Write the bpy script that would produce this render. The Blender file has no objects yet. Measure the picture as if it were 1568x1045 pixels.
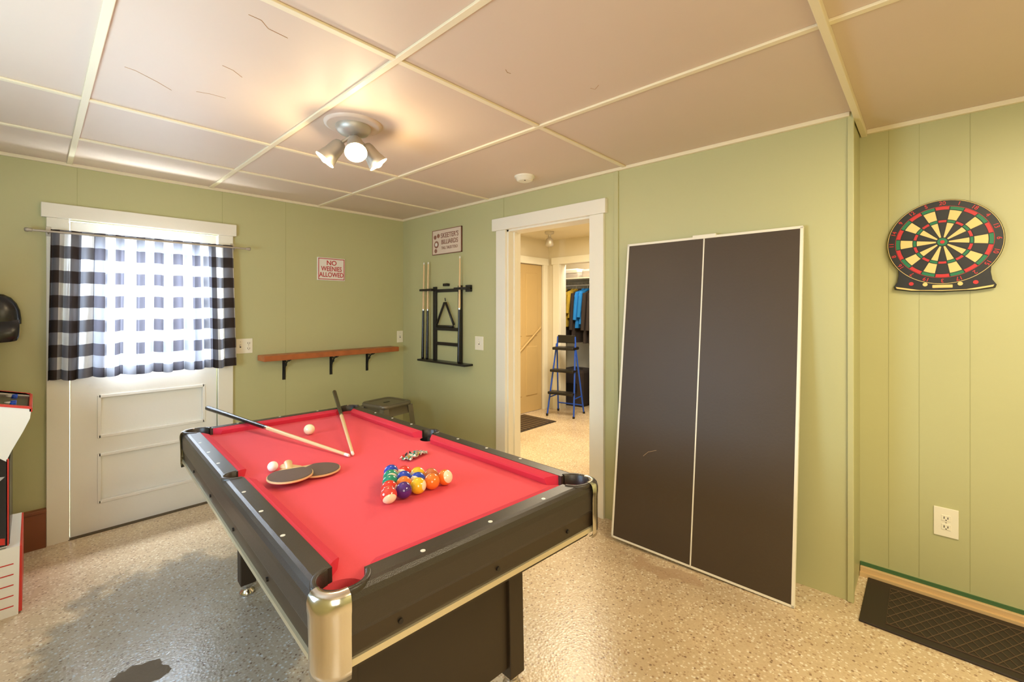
import bpy, bmesh, math, random
from mathutils import Matrix, Vector
random.seed(7)
sc = bpy.context.scene
try:
    sc.view_settings.view_transform = 'Standard'
    sc.view_settings.look = 'None'
except Exception:
    pass

# ------------------------------------------------------------------ materials
def lin(c):
    o = []
    for x in c[:3]:
        x = x/255.0
        o.append(x/12.92 if x <= 0.04045 else ((x+0.055)/1.055)**2.4)
    return (o[0], o[1], o[2], 1.0)

def pbr(name, c, rough=0.5, metal=0.0, bump=0.0, bscale=60, var=0.0, vscale=4, coat=0.0, emit=None, estr=0):
    m = bpy.data.materials.new(name); m.use_nodes = True
    nt = m.node_tree; b = nt.nodes['Principled BSDF']
    col = lin(c)
    b.inputs['Base Color'].default_value = col
    b.inputs['Roughness'].default_value = rough
    b.inputs['Metallic'].default_value = metal
    if coat: b.inputs['Coat Weight'].default_value = coat
    tc = nt.nodes.new('ShaderNodeTexCoord')
    nz = nt.nodes.new('ShaderNodeTexNoise'); nz.inputs['Scale'].default_value = vscale
    nz.inputs['Detail'].default_value = 4
    nt.links.new(tc.outputs['Object'], nz.inputs['Vector'])
    mx = nt.nodes.new('ShaderNodeMix'); mx.data_type = 'RGBA'
    v = max(var, 0.02)
    mx.inputs[6].default_value = tuple(min(1, x*(1-v)) for x in col[:3])+(1,)
    mx.inputs[7].default_value = tuple(min(1, x*(1+v)) for x in col[:3])+(1,)
    nt.links.new(nz.outputs['Fac'], mx.inputs[0])
    nt.links.new(mx.outputs[2], b.inputs['Base Color'])
    if bump:
        n2 = nt.nodes.new('ShaderNodeTexNoise'); n2.inputs['Scale'].default_value = bscale
        n2.inputs['Detail'].default_value = 3
        nt.links.new(tc.outputs['Object'], n2.inputs['Vector'])
        bp = nt.nodes.new('ShaderNodeBump'); bp.inputs['Strength'].default_value = bump
        bp.inputs['Distance'].default_value = 0.01
        nt.links.new(n2.outputs['Fac'], bp.inputs['Height'])
        nt.links.new(bp.outputs['Normal'], b.inputs['Normal'])
    if emit:
        b.inputs['Emission Color'].default_value = lin(emit)
        b.inputs['Emission Strength'].default_value = estr
    return m

M_wall = pbr('wall_green', (189, 186, 136), 0.42, bump=0.08, bscale=25, var=0.04, vscale=1.5)
M_wallg = pbr('wall_green_groove', (170, 167, 117), 0.5)
M_ceil = pbr('ceiling_paint', (218, 197, 174), 0.5, bump=0.14, bscale=10, var=0.05, vscale=1.2)
M_batten = pbr('batten_paint', (238, 224, 188), 0.45)
M_white = pbr('white_trim', (240, 234, 216), 0.35, bump=0.05, var=0.03)
M_doorw = pbr('door_white', (242, 238, 226), 0.35, bump=0.04)
M_gap = pbr('dark_gap', (90, 75, 50), 0.8)
M_black = pbr('black_satin', (26, 22, 20), 0.35)
M_iron = pbr('black_iron', (18, 17, 16), 0.45, bump=0.1)
M_rail = pbr('rail_laminate', (54, 46, 38), 0.33, bump=0.12, bscale=400)
M_apron = pbr('apron_laminate', (52, 40, 26), 0.42)
M_felt = pbr('red_felt', (228, 78, 88), 0.9, bump=0.1, bscale=500, var=0.04)
M_felt2 = pbr('red_cushion', (208, 42, 62), 0.85, bump=0.1, bscale=500)
M_chrome = pbr('chrome', (225, 222, 215), 0.18, 1.0)
M_silver = pbr('silver_trim', (218, 206, 172), 0.3, 0.6)
M_nickel = pbr('brushed_nickel', (190, 182, 168), 0.5, 0.7)
M_pearl = pbr('pearl_dot', (235, 230, 215), 0.3)
M_wood = pbr('shelf_wood', (172, 96, 48), 0.4, bump=0.1, var=0.35, vscale=14)
M_brown = pbr('brown_baseboard', (132, 74, 40), 0.5, var=0.2)
M_maple = pbr('cue_maple', (228, 194, 142), 0.3, var=0.08)
M_cueblk = pbr('cue_black', (24, 20, 20), 0.25)
M_ppt = pbr('tabletennis_top', (72, 58, 42), 0.5, bump=0.05, bscale=80, var=0.08, vscale=3)
M_plate = pbr('ivory_plate', (240, 232, 208), 0.35)
M_slot = pbr('slot_dark', (60, 50, 40), 0.6)
M_red = pbr('sign_red', (190, 30, 40), 0.5)
M_signw = pbr('sign_white', (238, 232, 220), 0.5)
M_signc = pbr('sign_cream', (226, 206, 182), 0.6, var=0.06, vscale=9)
M_signb = pbr('sign_brown', (150, 104, 82), 0.6)
M_cream = pbr('dart_cream', (236, 204, 128), 0.5)
M_dblk = pbr('dart_black', (28, 26, 24), 0.45)
M_dred = pbr('dart_red', (205, 40, 40), 0.45)
M_dgrn = pbr('dart_green', (20, 120, 75), 0.45)
M_rubber = pbr('paddle_rubber', (98, 78, 68), 0.6)
M_prubr = pbr('paddle_red', (170, 35, 30), 0.6)
M_stool = pbr('gunmetal', (132, 124, 108), 0.35, 0.6)
M_mat = pbr('rubber_mat', (44, 32, 24), 0.5)
M_matr = pbr('rubber_mat_ridge', (92, 72, 54), 0.4)
M_tan = pbr('tan_wood', (212, 178, 128), 0.6, var=0.1)
M_dgreen = pbr('dark_green_strip', (66, 104, 62), 0.6)
M_tandoor = pbr('tan_door', (200, 170, 116), 0.45, var=0.04)
M_farwall = pbr('far_wall_paint', (228, 216, 190), 0.6)
M_blue = pbr('blue_frame', (30, 80, 190), 0.35)
M_yel = pbr('yellow_cloth', (190, 158, 50), 0.85, var=0.3, vscale=14)
M_bluec = pbr('blue_cloth', (30, 130, 215), 0.85, var=0.2, vscale=10)
M_drkc = pbr('dark_cloth', (56, 46, 44), 0.9)
M_gryc = pbr('grey_cloth', (170, 160, 150), 0.9)
M_arcw = pbr('arcade_white', (238, 228, 210), 0.35)
M_arcr = pbr('arcade_red', (205, 50, 35), 0.35)
M_arcb = pbr('arcade_black', (20, 18, 20), 0.25)
M_crack = pbr('crack_brown', (186, 148, 108), 0.8)
M_bulb = pbr('bulb_glow', (255, 240, 200), 0.4, emit=(255, 225, 160), estr=25)

def floor_mat():
    m = bpy.data.materials.new('speckled_floor'); m.use_nodes = True
    nt = m.node_tree; N = nt.nodes; L = nt.links; b = N['Principled BSDF']
    tc = N.new('ShaderNodeTexCoord')
    vo = N.new('ShaderNodeTexVoronoi'); vo.inputs['Scale'].default_value = 92
    L.new(tc.outputs['Object'], vo.inputs['Vector'])
    sep = N.new('ShaderNodeSeparateColor'); L.new(vo.outputs['Color'], sep.inputs[0])
    rp = N.new('ShaderNodeValToRGB'); rp.color_ramp.interpolation = 'CONSTANT'
    e = rp.color_ramp.elements
    e[0].position = 0; e[0].color = lin((214, 188, 152))
    e[1].position = 0.45; e[1].color = lin((234, 214, 182))
    for p, c in ((0.60, (188, 156, 122)), (0.76, (246, 234, 212)), (0.9, (156, 126, 98)), (0.94, (210, 184, 146))):
        k = e.new(p); k.color = lin(c)
    L.new(sep.outputs[0], rp.inputs[0])
    lt = N.new('ShaderNodeMath'); lt.operation = 'LESS_THAN'; lt.inputs[1].default_value = 0.48
    L.new(vo.outputs['Distance'], lt.inputs[0])
    mx = N.new('ShaderNodeMix'); mx.data_type = 'RGBA'
    mx.inputs[6].default_value = lin((218, 194, 158))
    L.new(lt.outputs[0], mx.inputs[0]); L.new(rp.outputs[0], mx.inputs[7])
    nz = N.new('ShaderNodeTexNoise'); nz.inputs['Scale'].default_value = 1.7; nz.inputs['Detail'].default_value = 5
    L.new(tc.outputs['Object'], nz.inputs['Vector'])
    r2 = N.new('ShaderNodeValToRGB'); r2.color_ramp.elements[0].position = .35; r2.color_ramp.elements[1].position = .65
    r2.color_ramp.elements[0].color = (.82, .80, .78, 1); r2.color_ramp.elements[1].color = (1, 1, 1, 1)
    L.new(nz.outputs['Fac'], r2.inputs[0])
    m2 = N.new('ShaderNodeMix'); m2.data_type = 'RGBA'; m2.blend_type = 'MULTIPLY'; m2.inputs[0].default_value = 1
    L.new(mx.outputs[2], m2.inputs[6]); L.new(r2.outputs[0], m2.inputs[7])
    n3 = N.new('ShaderNodeTexNoise'); n3.inputs['Scale'].default_value = 9; n3.inputs['Detail'].default_value = 4
    L.new(tc.outputs['Object'], n3.inputs['Vector'])
    def patch(center, radius, warp, soft, squash=(1, 1, 1)):
        mp = N.new('ShaderNodeVectorMath'); mp.operation = 'SUBTRACT'; mp.inputs[1].default_value = center
        L.new(tc.outputs['Object'], mp.inputs[0])
        sq = N.new('ShaderNodeVectorMath'); sq.operation = 'MULTIPLY'; sq.inputs[1].default_value = squash
        L.new(mp.outputs[0], sq.inputs[0])
        sb = N.new('ShaderNodeVectorMath'); sb.operation = 'SUBTRACT'; sb.inputs[1].default_value = (.5, .5, .5)
        L.new(n3.outputs['Color'], sb.inputs[0])
        ad = N.new('ShaderNodeVectorMath'); ad.operation = 'SCALE'; ad.inputs['Scale'].default_value = warp
        L.new(sb.outputs[0], ad.inputs[0])
        a2 = N.new('ShaderNodeVectorMath'); a2.operation = 'ADD'; L.new(sq.outputs[0], a2.inputs[0]); L.new(ad.outputs[0], a2.inputs[1])
        ln = N.new('ShaderNodeVectorMath'); ln.operation = 'LENGTH'; L.new(a2.outputs[0], ln.inputs[0])
        mr = N.new('ShaderNodeMapRange'); mr.inputs['From Min'].default_value = radius; mr.inputs['From Max'].default_value = radius+soft
        mr.inputs['To Min'].default_value = 1; mr.inputs['To Max'].default_value = 0
        L.new(ln.outputs['Value'], mr.inputs['Value'])
        return mr.outputs[0]
    # window sheen painted blue-grey on worn floor near door, and a bare concrete chip
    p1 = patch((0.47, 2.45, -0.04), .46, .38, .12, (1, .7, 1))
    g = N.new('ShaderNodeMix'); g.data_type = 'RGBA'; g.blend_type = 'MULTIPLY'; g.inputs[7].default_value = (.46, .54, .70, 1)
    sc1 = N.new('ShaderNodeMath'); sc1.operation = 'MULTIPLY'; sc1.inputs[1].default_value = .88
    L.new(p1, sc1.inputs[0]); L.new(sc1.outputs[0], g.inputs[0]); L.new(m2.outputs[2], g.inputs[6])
    p2 = patch((0.285, 2.25, -0.04), .085, .17, .004)
    m3 = N.new('ShaderNodeMix'); m3.data_type = 'RGBA'; m3.inputs[7].default_value = lin((96, 80, 58))
    L.new(p2, m3.inputs[0]); L.new(g.outputs[2], m3.inputs[6])
    p3 = patch((2.30, 1.05, 0), .06, .22, .01, (1, .35, 1))
    m4 = N.new('ShaderNodeMix'); m4.data_type = 'RGBA'; m4.inputs[7].default_value = lin((190, 156, 122))
    sc3 = N.new('ShaderNodeMath'); sc3.operation = 'MULTIPLY'; sc3.inputs[1].default_value = .7
    L.new(p3, sc3.inputs[0]); L.new(sc3.outputs[0], m4.inputs[0]); L.new(m3.outputs[2], m4.inputs[6])
    L.new(m4.outputs[2], b.inputs['Base Color'])
    rr1 = N.new('ShaderNodeMapRange'); rr1.inputs['To Min'].default_value = .30; rr1.inputs['To Max'].default_value = .19
    L.new(p1, rr1.inputs['Value'])
    rr2 = N.new('ShaderNodeMath'); rr2.operation = 'ADD'
    rr3 = N.new('ShaderNodeMath'); rr3.operation = 'MULTIPLY'; rr3.inputs[1].default_value = .5
    L.new(p2, rr3.inputs[0]); L.new(rr1.outputs[0], rr2.inputs[0]); L.new(rr3.outputs[0], rr2.inputs[1])
    L.new(rr2.outputs[0], b.inputs['Roughness'])
    b.inputs['Specular IOR Level'].default_value = .6
    bp = N.new('ShaderNodeBump'); bp.inputs['Strength'].default_value = 0.14; bp.inputs['Distance'].default_value = 0.004
    L.new(vo.outputs['Distance'], bp.inputs['Height']); L.new(bp.outputs['Normal'], b.inputs['Normal'])
    return m
M_floor = floor_mat()

def curtain_mat():
    m = bpy.data.materials.new('buffalo_check'); m.use_nodes = True
    nt = m.node_tree; N = nt.nodes; L = nt.links
    for n in list(N): N.remove(n)
    out = N.new('ShaderNodeOutputMaterial')
    uv = N.new('ShaderNodeUVMap'); uv.uv_map = 'UVMap'
    sp = N.new('ShaderNodeSeparateXYZ'); L.new(uv.outputs[0], sp.inputs[0])
    def band(sock, period, off):
        a = N.new('ShaderNodeMath'); a.operation = 'MULTIPLY_ADD'; a.inputs[1].default_value = 1/period; a.inputs[2].default_value = off
        L.new(sock, a.inputs[0])
        f = N.new('ShaderNodeMath'); f.operation = 'FRACT'; L.new(a.outputs[0], f.inputs[0])
        l = N.new('ShaderNodeMath'); l.operation = 'LESS_THAN'; l.inputs[1].default_value = .5; L.new(f.outputs[0], l.inputs[0])
        return l.outputs[0]
    s = N.new('ShaderNodeMath'); s.operation = 'ADD'
    L.new(band(sp.outputs[0], .150, .1), s.inputs[0]); L.new(band(sp.outputs[1], .155, .1), s.inputs[1])
    h = N.new('ShaderNodeMath'); h.operation = 'MULTIPLY'; h.inputs[1].default_value = .5; L.new(s.outputs[0], h.inputs[0])
    r = N.new('ShaderNodeValToRGB'); e = r.color_ramp.elements
    e[0].color = (.88, .87, .84, 1); e[1].color = (.07, .05, .04, 1)
    k = e.new(.5); k.color = (.27, .26, .28, 1)
    # light transmitted through doubled dark threads is much weaker
    r2 = N.new('ShaderNodeValToRGB'); e = r2.color_ramp.elements
    e[0].color = (.72, .74, .76, 1); e[1].color = (.022, .022, .028, 1)
    k = e.new(.5); k.color = (.062, .066, .078, 1)
    L.new(h.outputs[0], r.inputs[0]); L.new(h.outputs[0], r2.inputs[0])
    d = N.new('ShaderNodeBsdfDiffuse'); t = N.new('ShaderNodeBsdfTranslucent'); tr = N.new('ShaderNodeBsdfTransparent')
    L.new(r.outputs[0], d.inputs[0]); L.new(r2.outputs[0], t.inputs[0]); L.new(r2.outputs[0], tr.inputs[0])
    x = N.new('ShaderNodeMixShader'); x.inputs[0].default_value = .42
    L.new(d.outputs[0], x.inputs[1]); L.new(t.outputs[0], x.inputs[2])
    y = N.new('ShaderNodeMixShader'); y.inputs[0].default_value = .06
    L.new(x.outputs[0], y.inputs[1]); L.new(tr.outputs[0], y.inputs[2])
    L.new(y.outputs[0], out.inputs[0])
    return m
M_curt = curtain_mat()

# ------------------------------------------------------------------ mesh builder
class MB:
    def __init__(s): s.v = []; s.f = []; s.fm = []; s.fs = []; s.mats = []
    def add(s, vs, fs, mat, M=None, smooth=False):
        if mat not in s.mats: s.mats.append(mat)
        k = s.mats.index(mat); o = len(s.v)
        for p in vs:
            p = Vector(p)
            s.v.append(tuple(M @ p) if M is not None else tuple(p))
        for f in fs:
            s.f.append(tuple(i+o for i in f)); s.fm.append(k); s.fs.append(smooth)
    def bx(s, x0, x1, y0, y1, z0, z1, mat, bev=0, M=None, seg=2):
        bm = bmesh.new(); bmesh.ops.create_cube(bm, size=1)
        for v in bm.verts:
            v.co = Vector(((x0+x1)/2+v.co.x*(x1-x0), (y0+y1)/2+v.co.y*(y1-y0), (z0+z1)/2+v.co.z*(z1-z0)))
        if bev:
            bmesh.ops.bevel(bm, geom=bm.edges[:], offset=bev, segments=seg, affect='EDGES', profile=.5)
        bm.verts.index_update()
        s.add([v.co.copy() for v in bm.verts], [[v.index for v in f.verts] for f in bm.faces], mat, M)
        bm.free()
    def loft(s, loops, mat, M=None, smooth=True, c0=True, c1=True, closed=True):
        n = len(loops[0]); vs = [p for l in loops for p in l]; fs = []
        for i in range(len(loops)-1):
            for j in range(n if closed else n-1):
                a = i*n+j; b = i*n+(j+1) % n
                fs.append((a, b, b+n, a+n))
        s.add(vs, fs, mat, M, smooth)
        if c0: s.add(loops[0], [tuple(range(n))[::-1]], mat, M)
        if c1: s.add(loops[-1], [tuple(range(n))], mat, M)
    def cyl(s, p0, p1, r0, r1, mat, n=24, M=None, caps=True):
        p0 = Vector(p0); p1 = Vector(p1); t = (p1-p0).normalized()
        q = t.to_track_quat('Z', 'Y').to_matrix()
        def lp(p, r): return [p+q @ Vector((r*math.cos(2*math.pi*i/n), r*math.sin(2*math.pi*i/n), 0)) for i in range(n)]
        s.loft([lp(p0, r0), lp(p1, r1)], mat, M, True, caps, caps)
    def rev(s, p0, p1, prof, mat, n=24, M=None, c0=True, c1=True):
        p0 = Vector(p0); p1 = Vector(p1); t = (p1-p0).normalized(); q = t.to_track_quat('Z', 'Y').to_matrix()
        loops = [[p0+(p1-p0)*a+q @ Vector((r*math.cos(2*math.pi*i/n), r*math.sin(2*math.pi*i/n), 0)) for i in range(n)] for a, r in prof]
        s.loft(loops, mat, M, True, c0, c1)
    def sph(s, c, r, mat, M=None, nu=24, nv=14, sc=(1, 1, 1)):
        c = Vector(c); vs = []; fs = []
        for i in range(nv+1):
            ph = math.pi*i/nv
            for j in range(nu):
                th = 2*math.pi*j/nu
                vs.append(c+Vector((r*sc[0]*math.sin(ph)*math.cos(th), r*sc[1]*math.sin(ph)*math.sin(th), r*sc[2]*math.cos(ph))))
        for i in range(nv):
            for j in range(nu):
                a = i*nu+j; b = i*nu+(j+1) % nu
                fs.append((a, a+nu, b+nu, b))
        s.add(vs, fs, mat, M, True)
    def tube(s, pts, r, mat, n=10, M=None, closed=False):
        pts = [Vector(p) for p in pts]; loops = []
        up = Vector((0.13, 0.21, 0.97)).normalized()
        for i, p in enumerate(pts):
            a = pts[i-1] if (i > 0 or closed) else p
            b = pts[(i+1) % len(pts)] if (i < len(pts)-1 or closed) else p
            t = (b-a).normalized()
            u = up-t*up.dot(t)
            if u.length < .05: u = Vector((1, 0, 0))-t*t.x
            u.normalize(); w = t.cross(u)
            loops.append([p+u*r*math.cos(2*math.pi*k/n)+w*r*math.sin(2*math.pi*k/n) for k in range(n)])
        if closed: loops.append(loops[0])
        s.loft(loops, mat, M, True, not closed, not closed)
    def prism(s, poly, z0, z1, mat, M=None):
        a = [Vector((p[0], p[1], z0)) for p in poly]; b = [Vector((p[0], p[1], z1)) for p in poly]
        s.loft([a, b], mat, M, False, True, True)
    def obj(s, name, parent=None, M=None, recalc=True):
        me = bpy.data.meshes.new(name); me.from_pydata(s.v, [], s.f)
        for m in s.mats: me.materials.append(m)
        for i, p in enumerate(me.polygons):
            p.material_index = s.fm[i]; p.use_smooth = s.fs[i]
        if recalc:
            bm = bmesh.new(); bm.from_mesh(me); bmesh.ops.recalc_face_normals(bm, faces=bm.faces[:]); bm.to_mesh(me); bm.free()
        me.update()
        o = bpy.data.objects.new(name, me); sc.collection.objects.link(o)
        if parent is not None: o.parent = parent
        if M is not None: o.matrix_local = M
        return o

def empty(name, M=None):
    e = bpy.data.objects.new(name, None); sc.collection.objects.link(e); e.empty_display_size = .1
    if M is not None: e.matrix_world = M
    return e

def text(name, body, size, M, mat, parent=None, ext=0.0006, align='CENTER', sx=1.0):
    cu = bpy.data.curves.new(name, 'FONT'); cu.body = body; cu.size = size; cu.extrude = ext
    cu.align_x = align; cu.align_y = 'CENTER'; cu.offset = size*0.012
    cu.materials.append(mat)
    o = bpy.data.objects.new(name, cu); sc.collection.objects.link(o)
    if parent is not None: o.parent = parent
    o.matrix_local = M @ Matrix.Diagonal((sx, 1, 1, 1))
    return o

def boolean(o, cutters):
    for c in cutters:
        md = o.modifiers.new('b', 'BOOLEAN'); md.operation = 'DIFFERENCE'; md.object = c; md.solver = 'EXACT'
    bpy.context.view_layer.update()
    dg = bpy.context.evaluated_depsgraph_get()
    me = bpy.data.meshes.new_from_object(o.evaluated_get(dg))
    o.modifiers.clear(); o.data = me

T = Matrix.Translation
def R(a, ax): return Matrix.Rotation(math.radians(a), 4, ax)
WA = R(90, 'X')                       # local frame facing -Y
WB = R(-90, 'Z') @ R(90, 'X')         # local frame facing -X
def fz(y): return -0.024*(y-0.4) if y > 0.4 else 0.0
H = 2.32

# ------------------------------------------------------------------ room shell
m = MB()
for (y0, y1) in ((-1.8, 0.4), (0.4, 5.2)):
    m.add([(-.9, y0, fz(y0)), (6.6, y0, fz(y0)), (6.6, y1, fz(y1)), (-.9, y1, fz(y1))], [(0, 1, 2, 3)], M_floor)
    m.add([(-.9, y0, -.25), (6.6, y0, -.25), (6.6, y1, -.25), (-.9, y1, -.25)], [(0, 3, 2, 1)], M_floor)
fl = m.obj('floor', recalc=False)

m = MB(); m.bx(-.9, 3.1, -1.8, 4.14, H, H+.1, M_ceil); m.obj('ceiling')
m = MB()
m.bx(-.9, .155, 4.02, 4.14, -.15, H, M_wall); m.bx(.97, 2.77, 4.02, 4.14, -.15, H, M_wall)
m.bx(.155, .97, 4.02, 4.14, 1.955, H, M_wall)
for x, z0 in ((.19, 2.05), (1.0, 2.05), (1.47, -.1)):
    m.bx(x, x+.003, 4.019, 4.03, z0, H, M_wallg)
m.obj('wall_back')
m = MB()
m.bx(2.64, 2.77, .262, 1.71, -.1, H, M_wall); m.bx(2.64, 2.77, 2.52, 4.02, -.15, H, M_wall)
m.bx(2.64, 2.77, 1.71, 2.52, 2.035, H, M_wall)
m.bx(2.77, 3.10, .262, .36, -.1, H, M_wall)
m.bx(2.639, 2.65, 2.55, 2.556, 2.13, H, M_wallg)
m.bx(2.63, 2.65, 1.495, 1.528, -.03, H, M_wall, .003)
m.bx(2.63, 2.66, .255, .280, 0, H, M_wall, .003)
m.obj('wall_right')
m = MB(); m.bx(2.97, 3.10, -1.8, .262, 0, H, M_wall)
for y in (.145, .03, -.145, -.34):
    m.bx(2.969, 2.98, y, y+.0022, .07, H, M_wallg)
m.obj('wall_alcove')
m = MB(); m.bx(-.9, -.8, -1.8, 4.02, -.1, H, M_wall); m.obj('wall_left')
m = MB(); m.bx(-.8, 2.97, -1.8, -1.7, 0, H, M_wall); m.obj('wall_rear')
k = [0]
def trim(x0, x1, y0, y1, z0, z1, mat=M_batten, bev=.002):
    k[0] += 1
    t = MB(); t.bx(x0, x1, y0, y1, z0, z1, mat, bev); return t.obj('trim_%d' % k[0])
for y in (1.445, 2.72, 3.38): trim(-.8, 2.64, y-.013, y+.013, H-.009, H)
for x in (.155, .92, 1.75): trim(x-.013, x+.013, -1.7, 4.02, H-.010, H)
trim(-.8, 2.97, .232, .257, H-.030, H)
trim(-.8, 2.64, 3.998, 4.02, H-.02, H); trim(2.618, 2.64, .27, 4.0, H-.02, H)
trim(2.948, 2.97, -1.7, .232, H-.022, H)

m = MB()
for pl in ([(.238, 2.256), (.27, 2.26), (.3446, 2.3075), (.3995, 2.3526)], [(.4626, 1.569), (.50, 1.57), (.53, 1.60), (.5945, 1.6074)],
           [(.4916, 1.97), (.53, 1.98), (.57, 2.013)], [(.4743, 2.2886), (.52, 2.27), (.5775, 2.2659)],
           [(1.25, 1.2), (1.27, 1.21), (1.285, 1.205)], [(1.60, 1.0), (1.62, 1.03), (1.60, 1.04)]):
    m.tube([(x, y, H-.0003) for x, y in pl], .0012, M_crack, 6)
m.obj('ceiling_crack')

# ------------------------------------------------------------------ door in back wall
m = MB()
m.bx(.053, .155, 3.995, 4.03, -.088, 1.96, M_white, .003); m.bx(.97, 1.07, 3.995, 4.03, -.088, 1.96, M_white, .003)
m.bx(.03, 1.092, 3.985, 4.03, 1.96, 2.05, M_white, .004)
m.obj('trim_door_casing')
m = MB()
wx0, wx1, wz0, wz1 = .30, .88, 1.0, 1.80
dx0, dx1, dz0, dz1 = .16, .965, -.082, 1.952
m.bx(dx0, wx0, 4.03, 4.07, dz0, dz1, M_doorw); m.bx(wx1, dx1, 4.03, 4.07, dz0, dz1, M_doorw)
m.bx(wx0, wx1, 4.03, 4.07, wz1, dz1, M_doorw); m.bx(wx0, wx1, 4.03, 4.07, .81, wz0, M_doorw)
m.bx(wx0, wx1, 4.03, 4.07, .41, .545, M_doorw); m.bx(wx0, wx1, 4.03, 4.07, dz0, .11, M_doorw)
m.bx(wx0, wx1, 4.052, 4.062, .1, .85, M_doorw)
for (z0, z1) in ((.545, .80), (.11, .41)):
    m.bx(wx0-.006, wx1+.006, 4.022, 4.05, z1-.004, z1+.016, M_doorw, .003); m.bx(wx0-.006, wx1+.006, 4.022, 4.05, z0-.016, z0+.004, M_doorw, .003)
    m.bx(wx0-.012, wx0+.006, 4.022, 4.05, z0-.016, z1+.016, M_doorw, .003); m.bx(wx1-.006, wx1+.012, 4.022, 4.05, z0-.016, z1+.016, M_doorw, .003)
for x in (wx0-.012, wx1-.006): m.bx(x, x+.018, 4.02, 4.06, wz0-.01, wz1+.01, M_doorw, .003)
for z in (wz0-.012, wz1-.006): m.bx(wx0, wx1, 4.02, 4.06, z, z+.018, M_doorw, .003)
m.bx(.58, .60, 4.04, 4.06, wz0, wz1, M_doorw, .002)
m.obj('door_1')
m = MB(); m.bx(.15, .97, 3.99, 4.03, -.10, -.083, M_gap); m.obj('trim_threshold')

# curtain + rod
ce = empty('curtain_on_rod')
nx, nz = 380, 24
vs = []; uvs = []; fs = []
for j in range(nz+1):
    v = j/nz
    for i in range(nx+1):
        u = i/nx
        spread = 1+0.035*(1-v)
        x = .56+(u-.5)*.985*spread
        z = .945+v*.935 + .006*math.sin(u*40)*(1-v)
        ph = 2*math.pi*15*u+1.6*math.sin(u*9)+.7*math.sin(u*23)
        A = .012+.014*(1-v)
        if v > .94: A *= .7
        y = 3.942+A*math.sin(ph)+.006*math.sin(u*5+v*3)
        x += .008*math.cos(ph)*(1-v*.5)
        vs.append((x, y, z)); uvs.append((u*1.42, v*.935))
for j in range(nz):
    for i in range(nx):
        a = j*(nx+1)+i; fs.append((a, a+1, a+nx+2, a+nx+1))
me = bpy.data.meshes.new('curtain'); me.from_pydata(vs, [], fs); me.materials.append(M_curt)
ul = me.uv_layers.new(name='UVMap')
for lp in me.loops: ul.data[lp.index].uv = uvs[lp.vertex_index]
for p in me.polygons: p.use_smooth = True
co = bpy.data.objects.new('curtain_panel', me); sc.collection.objects.link(co); co.parent = ce
m = MB()
m.cyl((-.005, 3.93, 1.863), (1.14, 3.93, 1.863), .007, .007, M_nickel)
for x, d in ((-.005, -1), (1.14, 1)):
    m.rev((x, 3.93, 1.863), (x+d*.035, 3.93, 1.863), [(0, .007), (.1, .012), (.3, .009), (.6, .014), (.9, .012), (1, .004)], M_nickel)
for x in (.062, 1.062):
    m.tube([(x, 3.997, 1.87), (x, 3.96, 1.862), (x, 3.935, 1.85), (x, 3.922, 1.86)], .004, M_nickel)
    m.bx(x-.012, x+.012, 3.988, 3.996, 1.84, 1.90, M_nickel, .003)
m.obj('curtain_rod', ce)

# ------------------------------------------------------------------ doorway casing right wall
m = MB()
m.bx(2.618, 2.65, 2.518, 2.625, -.06, 2.035, M_white, .003)
m.bx(2.618, 2.65, 1.60, 1.712, -.035, 2.035, M_white, .003)
m.bx(2.608, 2.65, 1.580, 2.665, 2.035, 2.135, M_white, .004)
m.bx(2.64, 2.785, 2.500, 2.521, -.06, 2.04, M_white); m.bx(2.64, 2.785, 1.709, 1.725, -.035, 2.04, M_white)
m.bx(2.64, 2.785, 1.71, 2.52, 2.02, 2.04, M_white)
m.bx(2.70, 2.715, 2.488, 2.5, -.06, 2.02, M_white)
m.obj('trim_doorway_casing')

m = MB(); m.bx(-.8, .052, 3.985, 4.02, -.09, .135, M_brown, .003); m.bx(-.8, .053, 3.975, 4.02, .13, .152, M_brown, .004); m.obj('baseboard_back')
m = MB(); m.bx(2.945, 2.97, -1.7, .26, 0, .045, M_tan, .003); m.bx(2.96, 2.972, -1.7, .26, .045, .062, M_dgreen); m.bx(2.93, 2.946, -1.7, .26, 0, .02, M_tan); m.obj('baseboard_alcove')

# ------------------------------------------------------------------ room beyond doorway
m = MB(); m.bx(2.77, 6.6, .2, 5.0, 2.40, 2.5, M_farwall); m.obj('ceiling_hall')
m = MB(); m.bx(2.77, 4.32, 4.15, 4.27, -.15, 2.4, M_farwall); m.bx(4.32, 5.12, 4.15, 4.27, 2.03, 2.4, M_farwall); m.bx(5.12, 5.25, 4.15, 4.27, -.15, 2.4, M_farwall); m.obj('wall_hallback')
m = MB()
m.bx(5.25, 5.37, 3.94, 4.27, -.15, 2.4, M_farwall); m.bx(5.25, 5.37, .2, 3.10, -.15, 2.4, M_farwall); m.bx(5.25, 5.37, 3.10, 3.94, 2.04, 2.4, M_farwall); m.obj('wall_hallside')
m = MB(); m.bx(3.1, 5.25, .2, .36, 0, 2.4, M_farwall); m.obj('wall_hallfront')
m = MB(); m.bx(6.2, 6.3, 2.5, 4.6, -.1, 2.4, M_farwall); m.bx(5.37, 6.2, 4.5, 4.6, -.1, 2.4, M_farwall); m.bx(5.37, 6.2, 2.5, 2.6, -.1, 2.4, M_farwall); m.obj('wall_closet')
m = MB()
m.bx(4.22, 4.32, 4.125, 4.16, -.09, 2.04, M_white, .003); m.bx(5.11, 5.20, 4.125, 4.16, -.09, 2.04, M_white, .003); m.bx(4.2, 5.22, 4.12, 4.16, 2.03, 2.13, M_white, .003)
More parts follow.
